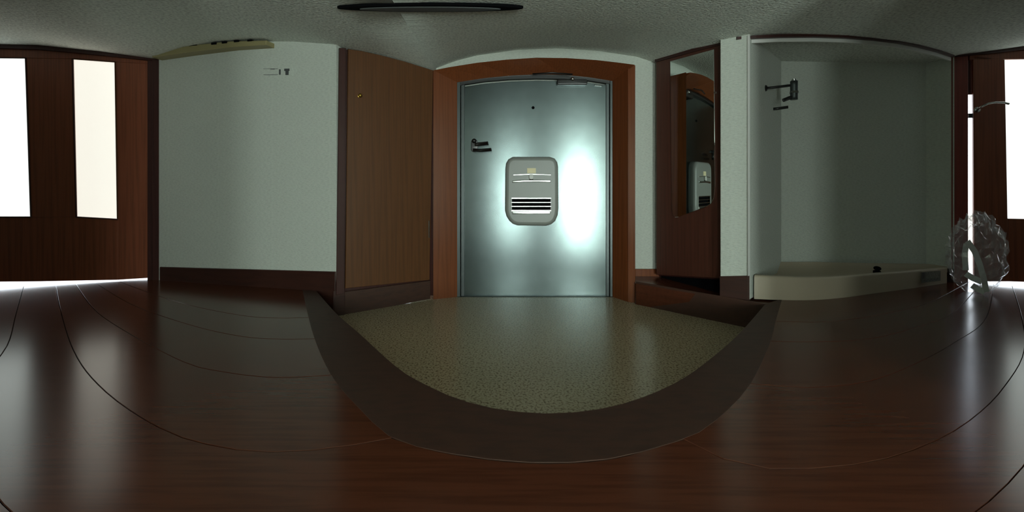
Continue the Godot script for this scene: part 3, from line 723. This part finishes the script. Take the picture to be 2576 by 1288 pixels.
func wall_fittings() -> void:
	# breaker panel under the ceiling
	var o := thing("breaker_panel", frame(-3.568, -4.400, 0.972, 0.236, 2.031), "yellowed breaker panel with dark switches below the ceiling", "electrical panel")
	part(o, "box", ext([Vector2(0.016, 2.234), Vector2(0.479, 2.253), Vector2(0.958, 2.265), Vector2(1.368, 2.256), Vector2(1.368, 2.298), Vector2(0.958, 2.322), Vector2(0.479, 2.320), Vector2(0.180, 2.294), Vector2(0.016, 2.274)], 0.1, 0.008, 2), M.old_plastic, Vector3(0, 0, 0.1))
	for q in [[Vector2(0.036, 2.297), Vector2(0.205, 2.301), Vector2(0.205, 2.321), Vector2(0.036, 2.313)], [Vector2(0.430, 2.312), Vector2(0.577, 2.312), Vector2(0.577, 2.324), Vector2(0.430, 2.324)]]:
		part(o, "cover_slot", ext(q, 0.03, 0.002), M.black, Vector3(0, 0, 0.108))
	for q in [[Vector2(0.751, 2.303), Vector2(0.808, 2.303), Vector2(0.808, 2.322), Vector2(0.751, 2.323)], [Vector2(0.874, 2.305), Vector2(0.930, 2.305), Vector2(0.930, 2.324), Vector2(0.874, 2.325)], [Vector2(1.014, 2.306), Vector2(1.069, 2.306), Vector2(1.069, 2.321), Vector2(1.014, 2.325)], [Vector2(1.165, 2.302), Vector2(1.211, 2.302), Vector2(1.211, 2.317), Vector2(1.165, 2.317)]]:
		part(o, "breaker_switch", ext(q, 0.03, 0.002), M.black, Vector3(0, 0, 0.108))
	var p := thing("wall_plate", frame(-3.568, -4.400, 0.972, 0.236, 2.031), "small faded printed plate high on the pale left wall", "wall plate")
	part(p, "plate", ext([Vector2(1.238, 2.078), Vector2(1.574, 2.056), Vector2(1.574, 1.982), Vector2(1.238, 2.002)], 0.006, 0.002), M.wallpaper, Vector3(0, 0, 0.005))
	for q in [[Vector2(1.251, 2.069), Vector2(1.412, 2.059), Vector2(1.412, 2.055), Vector2(1.251, 2.066)], [Vector2(1.251, 2.013), Vector2(1.412, 2.003), Vector2(1.412, 1.999), Vector2(1.251, 2.009)], [Vector2(1.328, 2.061), Vector2(1.377, 2.058), Vector2(1.377, 2.054), Vector2(1.328, 2.057)], [Vector2(1.425, 2.051), Vector2(1.443, 2.050), Vector2(1.443, 2.001), Vector2(1.425, 2.002)], [Vector2(1.483, 2.054), Vector2(1.540, 2.051), Vector2(1.540, 2.029), Vector2(1.483, 2.032)], [Vector2(1.496, 2.031), Vector2(1.531, 2.029), Vector2(1.531, 1.992), Vector2(1.496, 1.994)]]:
		part(p, "printed_mark", ext(q, 0.002, 0.0), M.print_grey, Vector3(0, 0, 0.0062))
	# oval fitting on the ceiling
	var c := thing("ceiling_lamp", Transform3D(Basis(Vector3.RIGHT, Vector3(0, 0, -1), Vector3(0, 1, 0)).orthonormalized(), Vector3(-0.58, 2.228, -3.07)), "dark unlit oval lamp base on the grey ceiling", "ceiling lamp")
	c.transform = Transform3D(Basis(Vector3.RIGHT, Vector3(0, 0, 1), Vector3(0, -1, 0)), Vector3(-0.58, 2.212, -3.07))
	part(c, "base", ext(disc(Vector2.ZERO, 0.66, 0.062, 40), 0.02, 0.008, 3), M.black)
	part(c, "cover", ext(disc(Vector2.ZERO, 0.5, 0.038, 36), 0.01, 0.004, 2), M.print_grey, Vector3(0, 0, 0.006))
